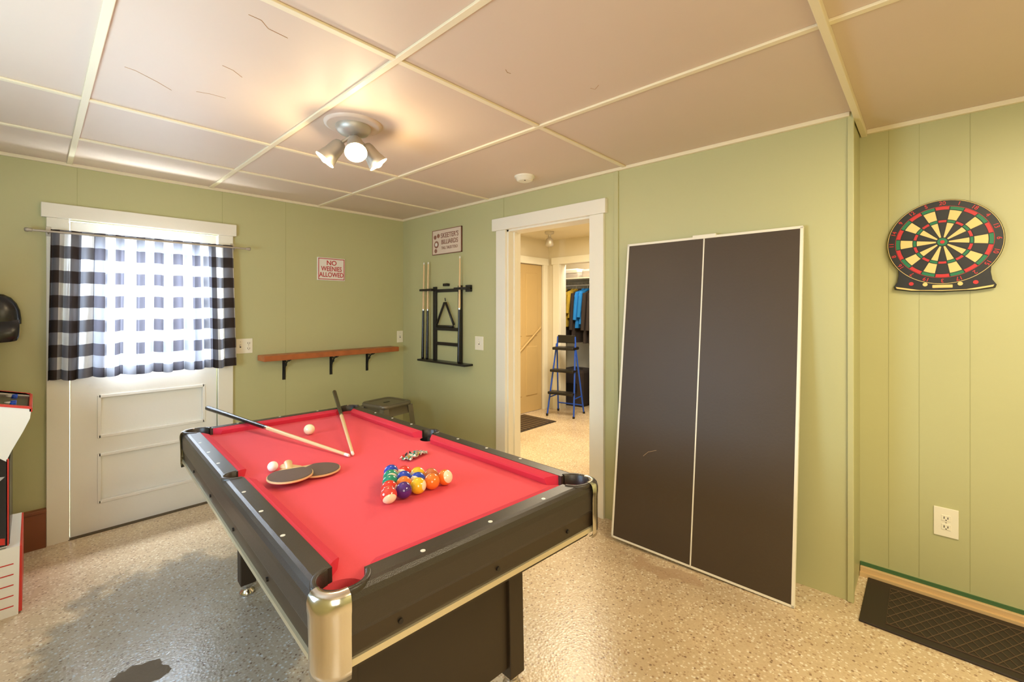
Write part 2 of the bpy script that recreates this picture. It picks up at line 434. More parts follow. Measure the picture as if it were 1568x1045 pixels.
m.bx(5.225, 5.26, 3.93, 4.05, -.088, 2.05, M_white, .003); m.bx(5.225, 5.26, 3.0, 3.11, -.065, 2.05, M_white, .003); m.bx(5.215, 5.26, 2.98, 4.07, 2.04, 2.14, M_white, .003)
m.bx(5.25, 5.38, 3.925, 3.945, -.09, 2.05, M_white)
m.obj('trim_hall_casings')
m = MB(); m.bx(4.325, 5.110, 4.17, 4.21, -.085, 2.025, M_tandoor)
for z0, z1 in ((.15, .85), (1.0, 1.9)):
    for x0, x1 in ((4.42, 4.67), (4.76, 5.01)):
        m.bx(x0, x1, 4.16, 4.18, z0, z1, M_tandoor, .008)
m.sph((4.385, 4.13, .95), .028, M_nickel); m.cyl((4.385, 4.13, .95), (4.385, 4.175, .95), .012, .012, M_nickel)
m.tube([(4.36, 4.14, .62), (5.06, 4.14, 1.12)], .012, M_tandoor)
m.obj('door_2')
m = MB()
m.bx(3.80, 4.62, 3.52, 4.08, fz(3.8)-.002, fz(3.8)+.014, M_mat, .004)
for i in range(11): m.bx(3.84+i*.07, 3.87+i*.07, 3.55, 4.05, fz(3.8)+.01, fz(3.8)+.018, M_matr, .002)
m.obj('door_mat')
m = MB()
m.rev((4.6, 3.62, 2.40), (4.6, 3.62, 2.20), [(0, .06), (.15, .06), (.2, .02), (.4, .02), (.5, .045), (.9, .055), (1, .03)], M_nickel)
m.obj('hall_ceiling_light')
m = MB(); gx, gy = 5.02, 3.67; g = fz(gy)
B = T((gx, gy, g)) @ R(-78, 'Z') @ Matrix.Diagonal((.82, .72, 1, 1))
for s in (-1, 1):
    m.tube([(s*.24, -.24, .0), (s*.17, .02, .98)], .014, M_blue, M=B)
    m.tube([(s*.24, .26, .0), (s*.17, .04, .92), (s*.16, .05, 1.08)], .014, M_blue, M=B)
    for y in (-.24, .26): m.cyl((s*.24, y, 0), (s*.24, y, .03), .02, .02, M_black, M=B)
    m.tube([(s*.215, -.17, .25), (s*.215, .20, .25)], .008, M_blue, M=B)
m.bx(-.19, .19, -.14, .16, .90, .94, M_black, .012, B)
m.bx(-.21, .21, -.20, .0, .60, .635, M_black, .01, B)
m.bx(-.225, .225, -.26, -.06, .30, .335, M_black, .01, B)
m.bx(-.16, .16, .04, .06, .99, 1.10, M_black, .008, B)
m.tube([(-.235, .24, .12), (.235, .24, .12)], .009, M_blue, M=B)
m.obj('step_ladder')
ge = empty('closet_clothes_rack')
m = MB()
m.cyl((5.75, 2.6, 1.75), (5.75, 4.5, 1.75), .014, .014, M_nickel)
m.bx(5.55, 6.2, 2.6, 4.5, 1.84, 1.86, M_white)
m.bx(5.6, 5.9, 3.85, 4.30, 1.86, 1.93, M_gryc, .02); m.bx(5.6, 5.9, 3.87, 4.28, 1.93, 2.0, M_signw, .02); m.bx(5.6, 5.9, 3.35, 3.8, 1.86, 1.98, M_gryc, .03)
m.obj('rod_and_shelf', ge)
cl = [(4.26, M_drkc, 1.15), (4.18, M_yel, .62), (4.12, M_drkc, 1.0), (4.06, M_yel, .78), (4.0, M_yel, .6), (3.93, M_drkc, 1.1), (3.86, M_bluec, .80), (3.79, M_bluec, .72), (3.72, M_drkc, 1.1), (3.63, M_drkc, 1.1), (3.54, M_gryc, .8), (3.45, M_drkc, .85), (3.36, M_drkc, .7), (3.27, M_gryc, .9), (3.18, M_drkc, 1)]
for i, (y, mt, L) in enumerate(cl):
    g = MB()
    loops = []
    for t_, hw, th in ((0, .03, .015), (.04, .06, .022), (.1, .20, .026), (.2, .23, .033), (.45, .19, .03), (.7, .2, .035), (1, .22, .04)):
        loops.append([(5.75+hw*math.cos(a)*(1+.05*math.sin(7*a+i)), y+th*math.sin(a)*(1+.4*math.sin(5*a+3*t_)), 1.70-L*t_*.75) for a in [2*math.pi*q/28 for q in range(28)]])
    g.loft(loops, mt)
    g.tube([(5.75, y, 1.70), (5.75, y, 1.74), (5.765, y, 1.765), (5.75, y, 1.785), (5.735, y, 1.77)], .003, M_nickel, 6)
    for s in (-1, 1): g.rev((5.75+s*.18, y, 1.62), (5.75+s*.24, y, 1.62-L*.5), [(0, .03), (.3, .036), (1, .028)], mt, 12)
    g.obj('garment_%d' % i, ge)
m = MB(); gz = fz(3.9)
m.bx(5.55, 5.95, 3.75, 4.2, gz, gz+.55, M_drkc, .04); m.bx(5.6, 5.9, 3.2, 3.68, gz, gz+.75, M_drkc, .05); m.bx(5.53, 5.57, 3.85, 4.05, gz+.2, gz+.35, M_black, .01)
m.cyl((5.7, 3.85, gz+.54), (5.7, 4.1, gz+.54), .02, .02, M_black)
m.obj('storage_bags')

# ------------------------------------------------------------------ wall items
def plate(name, M, w=.072, h=.115, kind='outlet'):
    p = MB(); p.bx(-w/2, w/2, -h/2, h/2, 0, .006, M_plate, .002, M)
    xs = [0] if w < .11 else [-w/4, w/4]
    for i, x in enumerate(xs):
        kd = kind if i == 0 or kind != 'mixed' else 'outlet'
        if kd == 'outlet' or (kind == 'mixed' and i == 1):
            for y in (-.021, .021):
                p.bx(x-.016, x+.016, y-.014, y+.014, .005, .008, M_plate, .001, M)
                p.bx(x-.008, x-.005, y-.004, y+.007, .0075, .0085, M_slot, 0, M); p.bx(x+.005, x+.008, y-.004, y+.006, .0075, .0085, M_slot, 0, M)
                p.cyl((x, y-.009, .0075), (x, y-.009, .0085), .0025, .0025, M_slot, 10, M)
        else:
            p.bx(x-.005, x+.005, -.012, .012, .005, .007, M_slot, 0, M); p.bx(x-.004, x+.004, -.002, .010, .006, .016, M_plate, .001, M)
        p.cyl((x, 0 if kd == 'outlet' else .035, .006), (x, 0 if kd == 'outlet' else .035, .0075), .003, .003, M_nickel, 10, M)
    return p.obj(name)
plate('wall_outlet', T((1.155, 4.02, 1.09)) @ WA, .118, .118, 'mixed')
plate('light_switch', T((2.598, 4.02, 1.10)) @ WA, .07, .12, 'switch')
plate('light_switch', T((2.64, 2.847, 1.09)) @ WB, .105, .118, 'switch')
plate('wall_outlet', T((2.97, -.063, .37)) @ WB, .086, .137, 'outlet')

se = empty('humorous_wall_sign', T((1.867, 4.02, 1.753)) @ WA)
m = MB(); m.bx(-.13, .13, -.104, .104, 0, .012, M_signw, .003)
for a in ((-.122, .122, .090, .096), (-.122, .122, -.096, -.090)): m.bx(a[0], a[1], a[2], a[3], .011, .0132, M_red)
for a in (-.122, .116): m.bx(a, a+.006, -.096, .096, .011, .0132, M_red)
m.obj('sign_board', se)
text('line_1', 'NO', .060, T((0, .054, .0132)), M_red, se)
text('line_2', 'WEENIES', .060, T((0, .0, .0132)), M_red, se, sx=.80)
text('line_3', 'ALLOWED', .060, T((0, -.054, .0132)), M_red, se, sx=.80)

m = MB()
m.bx(1.25, 2.49, 3.865, 4.018, .965, 1.01, M_wood, .004)
for x in (1.455, 1.865, 2.225):
    m.bx(x-.012, x+.012, 4.012, 4.02, .785, .965, M_iron, .001); m.bx(x-.012, x+.012, 3.885, 4.015, .957, .965, M_iron, .001)
    pts = [(x, 4.012-.115*(1-math.cos(a)), .81+.145*math.sin(a)) for a in [math.pi/2*q/8 for q in range(9)]]
    m.tube(pts, .006, M_iron, 8)
    m.tube([(x, 4.0-.022+.022*math.cos(a), .925+.022*math.sin(a)) for a in [2*math.pi*q/14 for q in range(14)]], .004, M_iron, 6, closed=True)
m.obj('wall_shelf')

# cap hanging on hook (far left)
m = MB()
B = T((-.157, 3.945, 1.35))
prf = [(.128, .02), (.124, .35), (.105, .62), (.07, .83), (.03, .95), (-.02, 1.0), (-.05, 1.0)]
m.loft([[(.108*w*math.cos(a), .058*w*math.sin(a), z) for a in [2*math.pi*q/28 for q in range(28)]] for z, w in prf], M_arcb, B)
lo = []
for s, z, yy in ((1.0, -.035, -.056), (1.0, -.06, -.075), (1.0, -.10, -.085), (.98, -.135, -.086), (.9, -.155, -.082)):
    lo.append([(.102*s*math.sin(a), yy+.028*(1-math.cos(a)), z+.012*(1-math.cos(a))) for a in [math.radians(-80+160*q/16) for q in range(17)]])
m.loft(lo, M_arcb, B, True, False, False, False)
m.loft([[(p[0]*.98, p[1]+.004, p[2]+.002) for p in l] for l in lo], M_arcb, B, True, False, False, False)
m.cyl((0, 0, .124), (0, 0, .134), .01, .01, M_arcb, 12, B)
m.tube([(0, .068, .09), (0, .02, .07), (0, 0, .095)], .004, M_nickel, 8, B)
m.obj('baseball_cap')

ry0, ry1 = 3.46, 3.09
re_ = empty('cue_rack')
m = MB(); x0 = 2.640
for y in (ry0, ry1): m.bx(x0-.022, x0-.001, y-.022, y+.022, .90, 1.60, M_black, .003)
for z in (1.06, 1.20, 1.56): m.bx(x0-.018, x0-.002, ry1, ry0, z-.015, z+.015, M_black, .002)
m.bx(x0-.10, x0-.001, 2.93, 3.63, .885, .903, M_black, .003)
m.bx(x0-.075, x0-.001, ry0-.02, ry0+.17, 1.56, 1.58, M_black, .003); m.bx(x0-.075, x0-.001, ry1-.15, ry1+.02, 1.56, 1.58, M_black, .003)
m.bx(x0-.03, x0-.001, 2.94, 3.0, 1.54, 1.60, M_black, .003)
m.bx(x0-.04, x0-.001, 3.25, 3.31, 1.60, 1.625, M_black, .004)
m.tube([(x0-.03, 3.28, 1.46), (x0-.035, 3.28, 1.49)], .005, M_black)
m.obj('rack_frame', re_)
m = MB()
tri = []
P = [(3.28, 1.465), (3.415, 1.225), (3.145, 1.225)]
for i in range(3):
    a = Vector((0,)+P[i]); b = Vector((0,)+P[(i+1) % 3])
    for f in (.08, .5, .92): tri.append(a.lerp(b, f)+Vector((x0-.034, 0, 0)))
m.tube(tri, .011, M_black, 8, closed=True); m.obj('ball_triangle', re_)
m = MB()
def cue(mb, p0, p1, M=None):
    p0 = Vector(p0); p1 = Vector(p1)
    mb.rev(p0, p0.lerp(p1, .02), [(0, .010), (.4, .0145), (1, .0145)], M_cueblk, 16)
    mb.rev(p0.lerp(p1, .02), p0.lerp(p1, .50), [(0, .0145), (1, .0105)], M_cueblk, 16)
    mb.rev(p0.lerp(p1, .50), p0.lerp(p1, .515), [(0, .0112), (1, .0112)], M_chrome, 16)
    mb.rev(p0.lerp(p1, .515), p0.lerp(p1, .98), [(0, .0105), (1, .0068)], M_maple, 16)
    mb.rev(p0.lerp(p1, .98), p1, [(0, .0068), (.8, .0068), (1, .005)], M_signw, 16)
for y, zt in ((3.60, 1.84), (3.53, 1.84), (3.06, 1.86)):
    cue(m, (x0-.055, y, .903), (x0-.04, y, zt))
m.obj('stored_cues', re_)

se = empty('billiards_wall_sign', T((2.64, 3.288, 2.022)) @ WB)
m = MB(); m.bx(-.215, .215, -.117, .117, 0, .012, M_signc, .003)
for a in ((-.215, .215, .111, .117), (-.215, .215, -.117, -.111)): m.bx(a[0], a[1], a[2], a[3], .0, .0145, M_signb)
for a in (-.215, .208): m.bx(a, a+.007, -.117, .117, 0, .0145, M_signb)
m.cyl((-.15, -.02, .011), (-.15, -.02, .014), .034, .034, M_signb, 24); m.cyl((-.15, -.02, .013), (-.15, -.02, .015), .018, .018, M_signw, 20)
for p, c in (((-.17, .05), M_signb), ((-.12, .06), M_signb), ((-.16, -.08), M_signb)): m.cyl((p[0], p[1], .011), (p[0], p[1], .014), .02, .02, c, 20)
m.obj('sign_board', se)
text('line_1', "SKEETER'S", .064, T((.045, .055, .0132)), M_signb, se, sx=.9)
text('line_2', "BILLIARDS", .060, T((.045, -.005, .0132)), M_signb, se, sx=.9)
text('line_3', "TALL TALES TOLD", .036, T((.045, -.06, .0132)), M_signb, se, sx=.8)

# table tennis top leaning on the wall
ang = math.atan2(.205, 1.80)
hgt = math.hypot(.205, 1.80)
B = T((2.40, .932, 0.001)) @ R(math.degrees(ang), 'Y')
m = MB()
hw = .478
m.bx(0, .018, -hw+.002, hw-.002, .002, hgt-.002, M_ppt, .001, B)
e = .011
for y0, y1, z0, z1 in ((-hw, -hw+e, 0, hgt), (hw-e, hw, 0, hgt), (-hw, hw, 0, e), (-hw, hw, hgt-e, hgt), (-.0035, .0035, 0, hgt)):
    m.bx(-.0012, .003, y0, y1, z0, z1, M_white, 0, B)
m.bx(0, .019, -hw-.002, -hw+.003, 0, hgt, M_white, 0, B); m.bx(0, .019, hw-.003, hw+.002, 0, hgt, M_white, 0, B)
m.bx(-.002, .019, -hw, hw, hgt-.003, hgt+.002, M_white, 0, B)
m.bx(-.006, .022, -.065, .065, hgt-.012, hgt+.012, M_white, .003, B)
for z in (.35, 1.4): m.bx(.018, .035, -.40, .40, z, z+.04, M_black, .002, B)
m.tube([(-.0003, .30, .52), (-.0003, .27, .55), (-.0003, .22, .57)], .0007, M_tan, 6, B)
m.obj('table_tennis_top')

# dartboard
de = empty('electronic_dartboard', T((2.97, -.05, 1.707)) @ WB)
m = MB()
def ring(r0, r1, a0, a1, z, mat, n=6):
    vs = []; fs = []
    for i in range(n+1):
        a = a0+(a1-a0)*i/n
        vs += [(r0*math.cos(a), r0*math.sin(a), z), (r1*math.cos(a), r1*math.sin(a), z)]
    for i in range(n): fs.append((2*i, 2*i+1, 2*i+3, 2*i+2))
    m.add(vs, fs, mat)
out = []
for i in range(61):
    a = math.radians(-38)+math.radians(256)*i/60
    out.append((.202*math.cos(a), .202*math.sin(a)))
foot = [(-.158, -.150), (-.163, -.185), (-.176, -.208), (-.172, -.222), (-.11, -.233), (0, -.238), (.11, -.233), (.172, -.222), (.176, -.208), (.163, -.185), (.158, -.150)]
out += foot
m.loft([[(x, y, 0) for x, y in out], [(x, y, .022) for x, y in out], [(x*.985, y*.985, .028) for x, y in out]], M_dblk, None, False)
fo = [(-.168, -.208), (-.164, -.217), (-.11, -.228), (0, -.232), (.11, -.228), (.164, -.217), (.168, -.208), (.08, -.2265), (0, -.2285), (-.08, -.2265)]
m.prism(fo, .028, .0295, M_cream)
for x, c in ((-.11, M_dred), (-.06, M_cream), (.06, M_cream), (.11, M_dred)): m.cyl((x, -.206+abs(x)*.1, .028), (x, -.206+abs(x)*.1, .031), .009, .009, c, 16)
m.bx(-.035, .035, -.218, -.203, .028, .031, M_cream, .002)
ring(.168, .1695, 0, 2*math.pi, .0292, M_dred, 80)
ring(.197, .199, 0, 2*math.pi, .0292, M_cream, 80)
nums = [20, 1, 18, 4, 13, 6, 10, 15, 2, 17, 3, 19, 7, 16, 8, 11, 14, 9, 12, 5]
st = math.radians(18)
for i in range(20):
    a1 = math.radians(90)+st/2-i*st; a0 = a1-st
    g = .02
    dark = (i % 2 == 0)
    cs = M_dblk if dark else M_cream; cr = M_dred if dark else M_dgrn
    ring(.022, .090, a0+g*1.2, a1-g*1.2, .030, cs); ring(.093, .103, a0+g, a1-g, .0302, cr)
    ring(.106, .150, a0+g*.8, a1-g*.8, .030, cs); ring(.153, .167, a0+g*.6, a1-g*.6, .0302, cr)
    am = (a0+a1)/2
    text('number_%d' % nums[i], str(nums[i]), .024, T((.183*math.cos(am), .183*math.sin(am), .029)) @ Matrix.Rotation(am-math.pi/2, 4, 'Z'), M_dred, de, .0003)
m.cyl((0, 0, .028), (0, 0, .031), .018, .018, M_dgrn, 24); m.cyl((0, 0, .030), (0, 0, .033), .008, .008, M_dred, 20)
m.obj('dartboard_body', de, recalc=False)

# rubber mat with diamond ridges in alcove
m = MB()
mx0, mx1, my0, my1 = 2.50, 2.925, -1.2, .225
m.bx(mx0, mx1, my0, my1, .0, .010, M_mat, .003)
x0_, x1_, y0_, y1_ = mx0+.045, mx1-.045, my0+.045, my1-.09
sl = .55
for s in (1, -1):
    c = y0_-.4
    while c < y1_+.4:
        pts = []
        N_ = 60
        for q in range(N_+1):
            x = x0_+(x1_-x0_)*q/N_; y = c+s*(x-x0_)*sl
            if y0_ <= y <= y1_: pts.append((x, y, .0105))
        if len(pts) > 2: m.tube([pts[0], pts[-1]], .0020, M_matr, 6)
        c += .04
m.tube([(x0_, y0_, .0105), (x1_, y0_, .0105), (x1_, y1_, .0105), (x0_, y1_, .0105)], .003, M_matr, 6, closed=True)
m.obj('rubber_floor_mat')

m = MB()
m.rev((2.35, 2.07, H), (2.35, 2.07, H-.035), [(0, .072), (.25, .072), (.3, .062), (.85, .056), (1, .045)], M_plate, 32)
m.cyl((2.33, 2.05, H-.034), (2.33, 2.05, H-.037), .006, .006, M_slot, 12)
m.obj('smoke_detector')

m = MB()
m.rev((1.10, 2.12, H), (1.10, 2.12, H-.012), [(0, .14), (.6, .138), (1, .125)], M_ceil, 40)
m.rev((1.10, 2.12, H-.012), (1.10, 2.12, H-.06), [(0, .085), (.3, .085), (.7, .07), (1, .03)], M_nickel, 40)
heads = [((1.095, 2.095, 2.235), (1.062, 2.022, 2.145)), ((1.055, 2.155, 2.225), (.985, 2.19, 2.130)), ((1.150, 2.105, 2.225), (1.215, 2.075, 2.135))]
for a, b_ in heads:
    a = Vector(a); b_ = Vector(b_)
    m.tube([(1.10, 2.12, H-.05), tuple(a)], .009, M_nickel)
    m.rev(a, b_, [(0, .02), (.06, .030), (.2, .036), (.6, .040), (1, .052)], M_nickel, 28, None, True, False)
    m.rev(a.lerp(b_, .5), b_, [(0, .03), (.9, .047), (1, .052)], M_white, 28, None, True, False)
    m.sph(a.lerp(b_, .86), .030, M_bulb)
m.obj('ceiling_spotlight')

# ------------------------------------------------------------------ pool table
TM = T((.944, 1.856, fz(1.856))) @ R(-math.degrees(math.atan(.024)), 'X') @ R(-3.8, 'Z')
pt = empty('pool_table', TM)
A_, B_ = .480, 1.008
def rr(a, b, r, z, n=8):
    pts = []
    for cx, cy, s in ((a-r, b-r, 0), (-a+r, b-r, 90), (-a+r, -b+r, 180), (a-r, -b+r, 270)):
        for i in range(n+1):
            t = math.radians(s+90*i/n); pts.append((cx+r*math.cos(t), cy+r*math.sin(t), z))
    return pts
pk = [(sx*.411, sy*.940, .055) for sx in (-1, 1) for sy in (-1, 1)]+[(-.420, 0, .044), (.420, 0, .044)]
m = MB()
m.loft([rr(A_-i, B_-i, .05-i*.5, z) for i, z in ((.006, .700), (.001, .712), (0, .76), (.001, .776), (.006, .789), (.014, .797), (.024, .80))], M_rail, None, True)
rail = m.obj('rail_frame', pt)
cut = []
m = MB(); m.bx(-.41, .41, -.938, .938, .6, .9, M_rail); cut.append(m.obj('c'))
for x, y, r in pk:
    m = MB(); m.cyl((x, y, .6), (x, y, .9), r, r, M_rail, 32); cut.append(m.obj('c'))
for c in cut: c.parent = pt
bpy.context.view_layer.update()
boolean(rail, cut)
m = MB(); m.bx(-.415, .415, -.943, .943, .74, .765, M_felt); bed = m.obj('bed', pt)
bpy.context.view_layer.update()
boolean(bed, cut[1:])
for c in cut: bpy.data.objects.remove(c, do_unlink=True)
for p in rail.data.polygons: p.use_smooth = False
m = MB()
def cushion(p0, p1, nrm):
    p0 = Vector(p0); p1 = Vector(p1); nrm = Vector(nrm); d = (p1-p0).normalized()
    prof = [(0, .7655), (0, .7985), (.012, .7985), (.034, .792), (.038, .787), (.030, .7655)]
    lo = []
    for base, s in ((p0, 1), (p1, -1)):
        lo.append([tuple(base+nrm*o+d*s*o*1.0+Vector((0, 0, z))) for o, z in prof])
    m.loft(lo, M_felt2, None, False)
for sx in (-1, 1):
    for sy in (-1, 1):
        cushion((sx*.411, sy*.046, 0), (sx*.411, sy*.872, 0), (-sx, 0, 0))
for sy in (-1, 1):
    cushion((-.345, sy*.939, 0), (.345, sy*.939, 0), (0, -sy, 0))
m.obj('cushions', pt)
m = MB()
for i, (x, y, r) in enumerate(pk):
    n = 32
    def cr(rr_, z): return [(x+rr_*math.cos(2*math.pi*q/n), y+rr_*math.sin(2*math.pi*q/n), z) for q in range(n)]
    ac = math.atan2(1 if y > 0 else -1, 1 if x > 0 else -1) if i < 4 else (0 if x > 0 else math.pi)
    m.loft([cr(r-.0005, .7645), cr(r-.003, .745), cr(r-.012, .722)], M_felt if i < 4 else M_black, None, True, False, False)
    m.loft([cr(r-.011, .723), cr(r-.014, .7125)], M_black, None, True, False, True)
    sp = math.radians(122 if i < 4 else 95)
    arc = [ac-sp+2*sp*q/24 for q in range(25)]
    m.loft([[(x+(r+o)*math.cos(a), y+(r+o)*math.sin(a), z) for a in arc] for o, z in ((-.004, .765), (-.004, .800), (-.001, .8035), (.007, .8035), (.011, .800), (.011, .79))], M_rail, None, True, False, False, False)
m.obj('pockets', pt)
m = MB()
m.loft([rr(A_-.008, B_-.008, .044, .655), rr(A_-.005, B_-.005, .046, .705)], M_apron, None, True)
m.loft([rr(A_-.003, B_-.003, .047, .638), rr(A_-.001, B_-.001, .048, .655)], M_silver, None, True)
m.loft([rr(A_-.02, B_-.02, .047, .62), rr(A_-.02, B_-.02, .048, .64)], M_apron, None, True)
for sx in (-1, 1):
    for y in (-.6, -.2, .2, .6): m.cyl((sx*(A_-.012), y, .68), (sx*(A_-.001), y, .68), .006, .006, M_black, 12)
for sy in (-1, 1):
    for x in (-.3, 0, .3): m.cyl((x, sy*(B_-.012), .68), (x, sy*(B_-.001), .68), .006, .006, M_black, 12)
m.obj('apron', pt)
m = MB()
for sx in (-1, 1):
    for sy in (-1, 1):
        path = [(A_, B_-.060, 1, 0)]
        for q in range(11):
            t = math.pi/2*q/10; path.append((A_-.05+.05*math.cos(t), B_-.05+.05*math.sin(t), math.cos(t), math.sin(t)))
        path.append((A_-.060, B_, 0, 1))
        prof = [(-.012, .620), (.003, .619), (.006, .64), (.006, .70), (.0075, .755), (.009, .765), (.009, .782), (.006, .795), (.0, .802), (-.010, .8045), (-.017, .8040), (-.018, .80)]
        lo = [[(sx*(px+nx_*o), sy*(py+ny_*o), z) for px, py, nx_, ny_ in path] for o, z in prof]
        m.loft(lo, M_chrome, None, True, False, False, False)
m.obj('chrome_corners', pt)
m = MB()
for f in (-.75, -.5, -.25, .25, .5, .75):
    for sx in (-1, 1): m.cyl((sx*.446, f*.85, .7995), (sx*.446, f*.85, .8008), .0065, .0065, M_pearl, 16)
for f in (-.5, 0, .5):
    for sy in (-1, 1): m.cyl((f*.44, sy*.974, .7995), (f*.44, sy*.974, .8008), .0065, .0065, M_pearl, 16)
m.obj('sight_dots', pt)
m = MB()
for sy in (-1, 1):
    lx = .32 if sy < 0 else .250; ly = .70 if sy < 0 else .655
    for sx in (-1, 1):
        m.bx(sx*lx-.035, sx*lx+.035, sy*ly-.035, sy*ly+.035, .055, .64, M_apron, .004)
        m.rev((sx*lx, sy*ly, .002), (sx*lx, sy*ly, .056), [(0, .034), (.2, .034), (.35, .022), (.6, .02), (.7, .028), (1, .028)], M_chrome, 20)
    m.bx(-lx+.03, lx-.03, sy*ly-.018, sy*ly+.018, .09, .62, M_apron, .002)
m.obj('legs', pt)

bed_z = .765; r = .0278
cols = [(240, 190, 40), (35, 70, 180), (220, 55, 45), (80, 40, 120), (240, 125, 45), (25, 140, 110), (215, 70, 60), (200, 110, 60)]
bm_ = [pbr('ball_%d' % i, c, .08, coat=.5) for i, c in enumerate(cols)]
M_ivory = pbr('ball_ivory', (244, 230, 194), .08, coat=.5)
m = MB()
def ball(mb, c, col, stripe, M=None):
    rot = Matrix.Rotation(random.uniform(0, 6), 4, 'Z') @ Matrix.Rotation(random.uniform(.5, 2.4), 4, 'X') @ Matrix.Rotation(random.uniform(0, 6), 4, 'Y')
    MM = T(c) @ rot
    nu, nv = 28, 20
    def P_(i, j, rr_=r):
        ph = math.pi*i/nv; th = 2*math.pi*j/nu
        return (rr_*math.sin(ph)*math.cos(th), rr_*math.sin(ph)*math.sin(th), rr_*math.cos(ph))
    vs = [P_(i, j) for i in range(nv+1) for j in range(nu)]
    fc, fi = [], []
    for i in range(nv):
        for j in range(nu):
            a = i*nu+j; b = i*nu+(j+1) % nu
            f = (a, a+nu, b+nu, b)
            if stripe and (i < 6 or i >= 14): fi.append(f)
            elif (not stripe) and i < 4: fi.append(f)
            else: fc.append(f)
    mb.add(vs, fc, col, MM, True)
    mb.add(vs, fi, M_ivory, MM, True)
order = [(6, 1), (3, 0), (0, 0), (4, 0), (4, 1), (2, 0), (4, 0), (1, 1), (7, 0), (5, 0), (1, 0), (0, 1), (5, 1), (2, 1), (1, 0)]
idx = 0
for row in range(5):
    nb = 5-row
    for q in range(nb):
        ci, stp = order[idx]; idx += 1
        x = .010+(q-(nb-1)/2)*.0562; y = -.574+row*.0487
        ball(m, (x, y, bed_z+r), bm_[ci], stp)
m.obj('racked_billiard_balls', None, TM)
m = MB(); m.sph((.024, .545, bed_z+r), r, M_ivory, None, 32, 20); m.obj('cue_ball', None, TM)

m = MB(); cue(m, (.741, 3.31, .768), (.953, 1.875, .739)); m.obj('pool_cue')
m = MB(); cue(m, (1.516, 3.21, .776), (.972, 1.878, .739)); m.obj('pool_cue')

def paddle(name, x, y, z, hdg, M0):
    p = MB()
    B = M0 @ T((x, y, z)) @ R(hdg, 'Z')
    ol = []
    for i in range(41):
        a = math.radians(118)+math.radians(304)*i/40
        ol.append((.080*math.cos(a), .084*math.sin(a)))
    ol += [(.016, .094), (-.016, .094)]
    p.prism([(q[0], q[1]) for q in ol], .0025, .0085, M_maple)
    p.prism([(q[0]*.96, min(q[1]*.96, .064)) for q in ol[:41]], .0085, .0112, M_rubber)
    p.prism([(q[0]*.985, min(q[1]*.985, .066)) for q in ol[:41]], 0, .0025, M_prubr)
    lo = []
    for yy, w, h in ((.080, .012, .007), (.095, .0135, .011), (.13, .014, .012), (.17, .0165, .0125), (.178, .0155, .011)):
        lo.append([(w*math.cos(a), yy, .0055+h*.9*math.sin(a)) for a in [2*math.pi*q/16 for q in range(16)]])
    p.loft(lo, M_maple)
    o = p.obj(name, None, B); return o
paddle('table_tennis_paddle', -.272, -.122, bed_z+.019, -14, TM)
paddle('table_tennis_paddle', -.160, -.100, bed_z+.006, 30, TM)
m = MB(); m.sph((-.285, .055, bed_z+.020), .02, M_signw, None, 20, 14); m.obj('table_tennis_ball', None, TM)

m = MB(); random.seed(3)
cs = [M_signw, M_yel, M_dred, M_signw, M_drkc, M_signw, bm_[5], M_gryc]
nx_, ny_ = 16, 8
g = [[Vector(((i/nx_-.5)*.125, (j/ny_-.5)*.060, .003+.022*random.random()*(1-abs(i/nx_-.5)*1.0))) for j in range(ny_+1)] for i in range(nx_+1)]
for i in range(nx_+1):
    for j in range(ny_+1): g[i][j] += Vector((random.uniform(-.004, .004), random.uniform(-.004, .004), 0))
for i in range(nx_):
    for j in range(ny_):
        mt = cs[int(abs(math.sin(i*1.7+j*.9))*7.9)]
        a, b, c, d = g[i][j], g[i+1][j], g[i+1][j+1], g[i][j+1]
        m.add([a, b, c, d], [(0, 1, 2), (0, 2, 3)], mt)
m.obj('crumpled_wrapper', None, TM @ T((.218, -.203, bed_z+.001)) @ R(20, 'Z'))

# ------------------------------------------------------------------ metal stool
m = MB(); B = T((2.14, 3.52, fz(3.5))) @ R(8, 'Z')
m.loft([rr(a, a, .05, z) for a, z in ((.162, .540), (.150, .605), (.160, .61), (.162, .632), (.155, .642), (.135, .640), (.12, .634))], M_stool, B, True)
m.bx(-.03, .03, -.012, .012, .632, .637, M_black, .003, B)
for sx in (-1, 1):
    for sy in (-1, 1):
        m.loft([[(sx*(c0+dx), sy*(c0+dy), z) for dx, dy in ((-.055, 0), (0, 0), (0, -.055), (-.006, -.006-.045), (-.01, -.01), (-.051, -.006))] for c0, z in ((.215, 0), (.160, .61))], M_stool, B, False)
for z, c in ((.20, .19), (.42, .170)):
    for s in (-1, 1):
        m.tube([(-c, s*c, z), (c, s*c, z)], .008, M_stool, M=B); m.tube([(s*c, -c, z), (s*c, c, z)], .008, M_stool, M=B)
m.obj('metal_stool')

# ------------------------------------------------------------------ arcade cabinet
ae = empty('arcade_cabinet')
m = MB(); ya, yb = 3.17, 3.68; g0 = fz(3.4)
def side(y0, y1, poly, mat):
    a = [(p[0], y0, p[1]) for p in poly]; b = [(p[0], y1, p[1]) for p in poly]
    m.loft([a, b], mat, None, False)
prof = [(-.62, g0+.34), (-.085, g0+.34), (-.085, .68), (-.07, .72), (-.035, .80), (-.012, .86), (-.008, .905), (-.03, .92), (-.16, .955), (-.33, 1.33), (-.22, 1.40), (-.22, 1.55), (-.62, 1.55)]
side(ya, ya+.016, prof, M_arcw); side(yb-.016, yb, prof, M_arcw)
side(ya+.016, yb-.016, [(-.60, g0+.34), (-.10, g0+.34), (-.10, .70), (-.02, .84), (-.015, .90), (-.03, .905), (-.17, .94), (-.345, 1.33), (-.24, 1.41), (-.24, 1.54), (-.60, 1.54)], M_arcb)
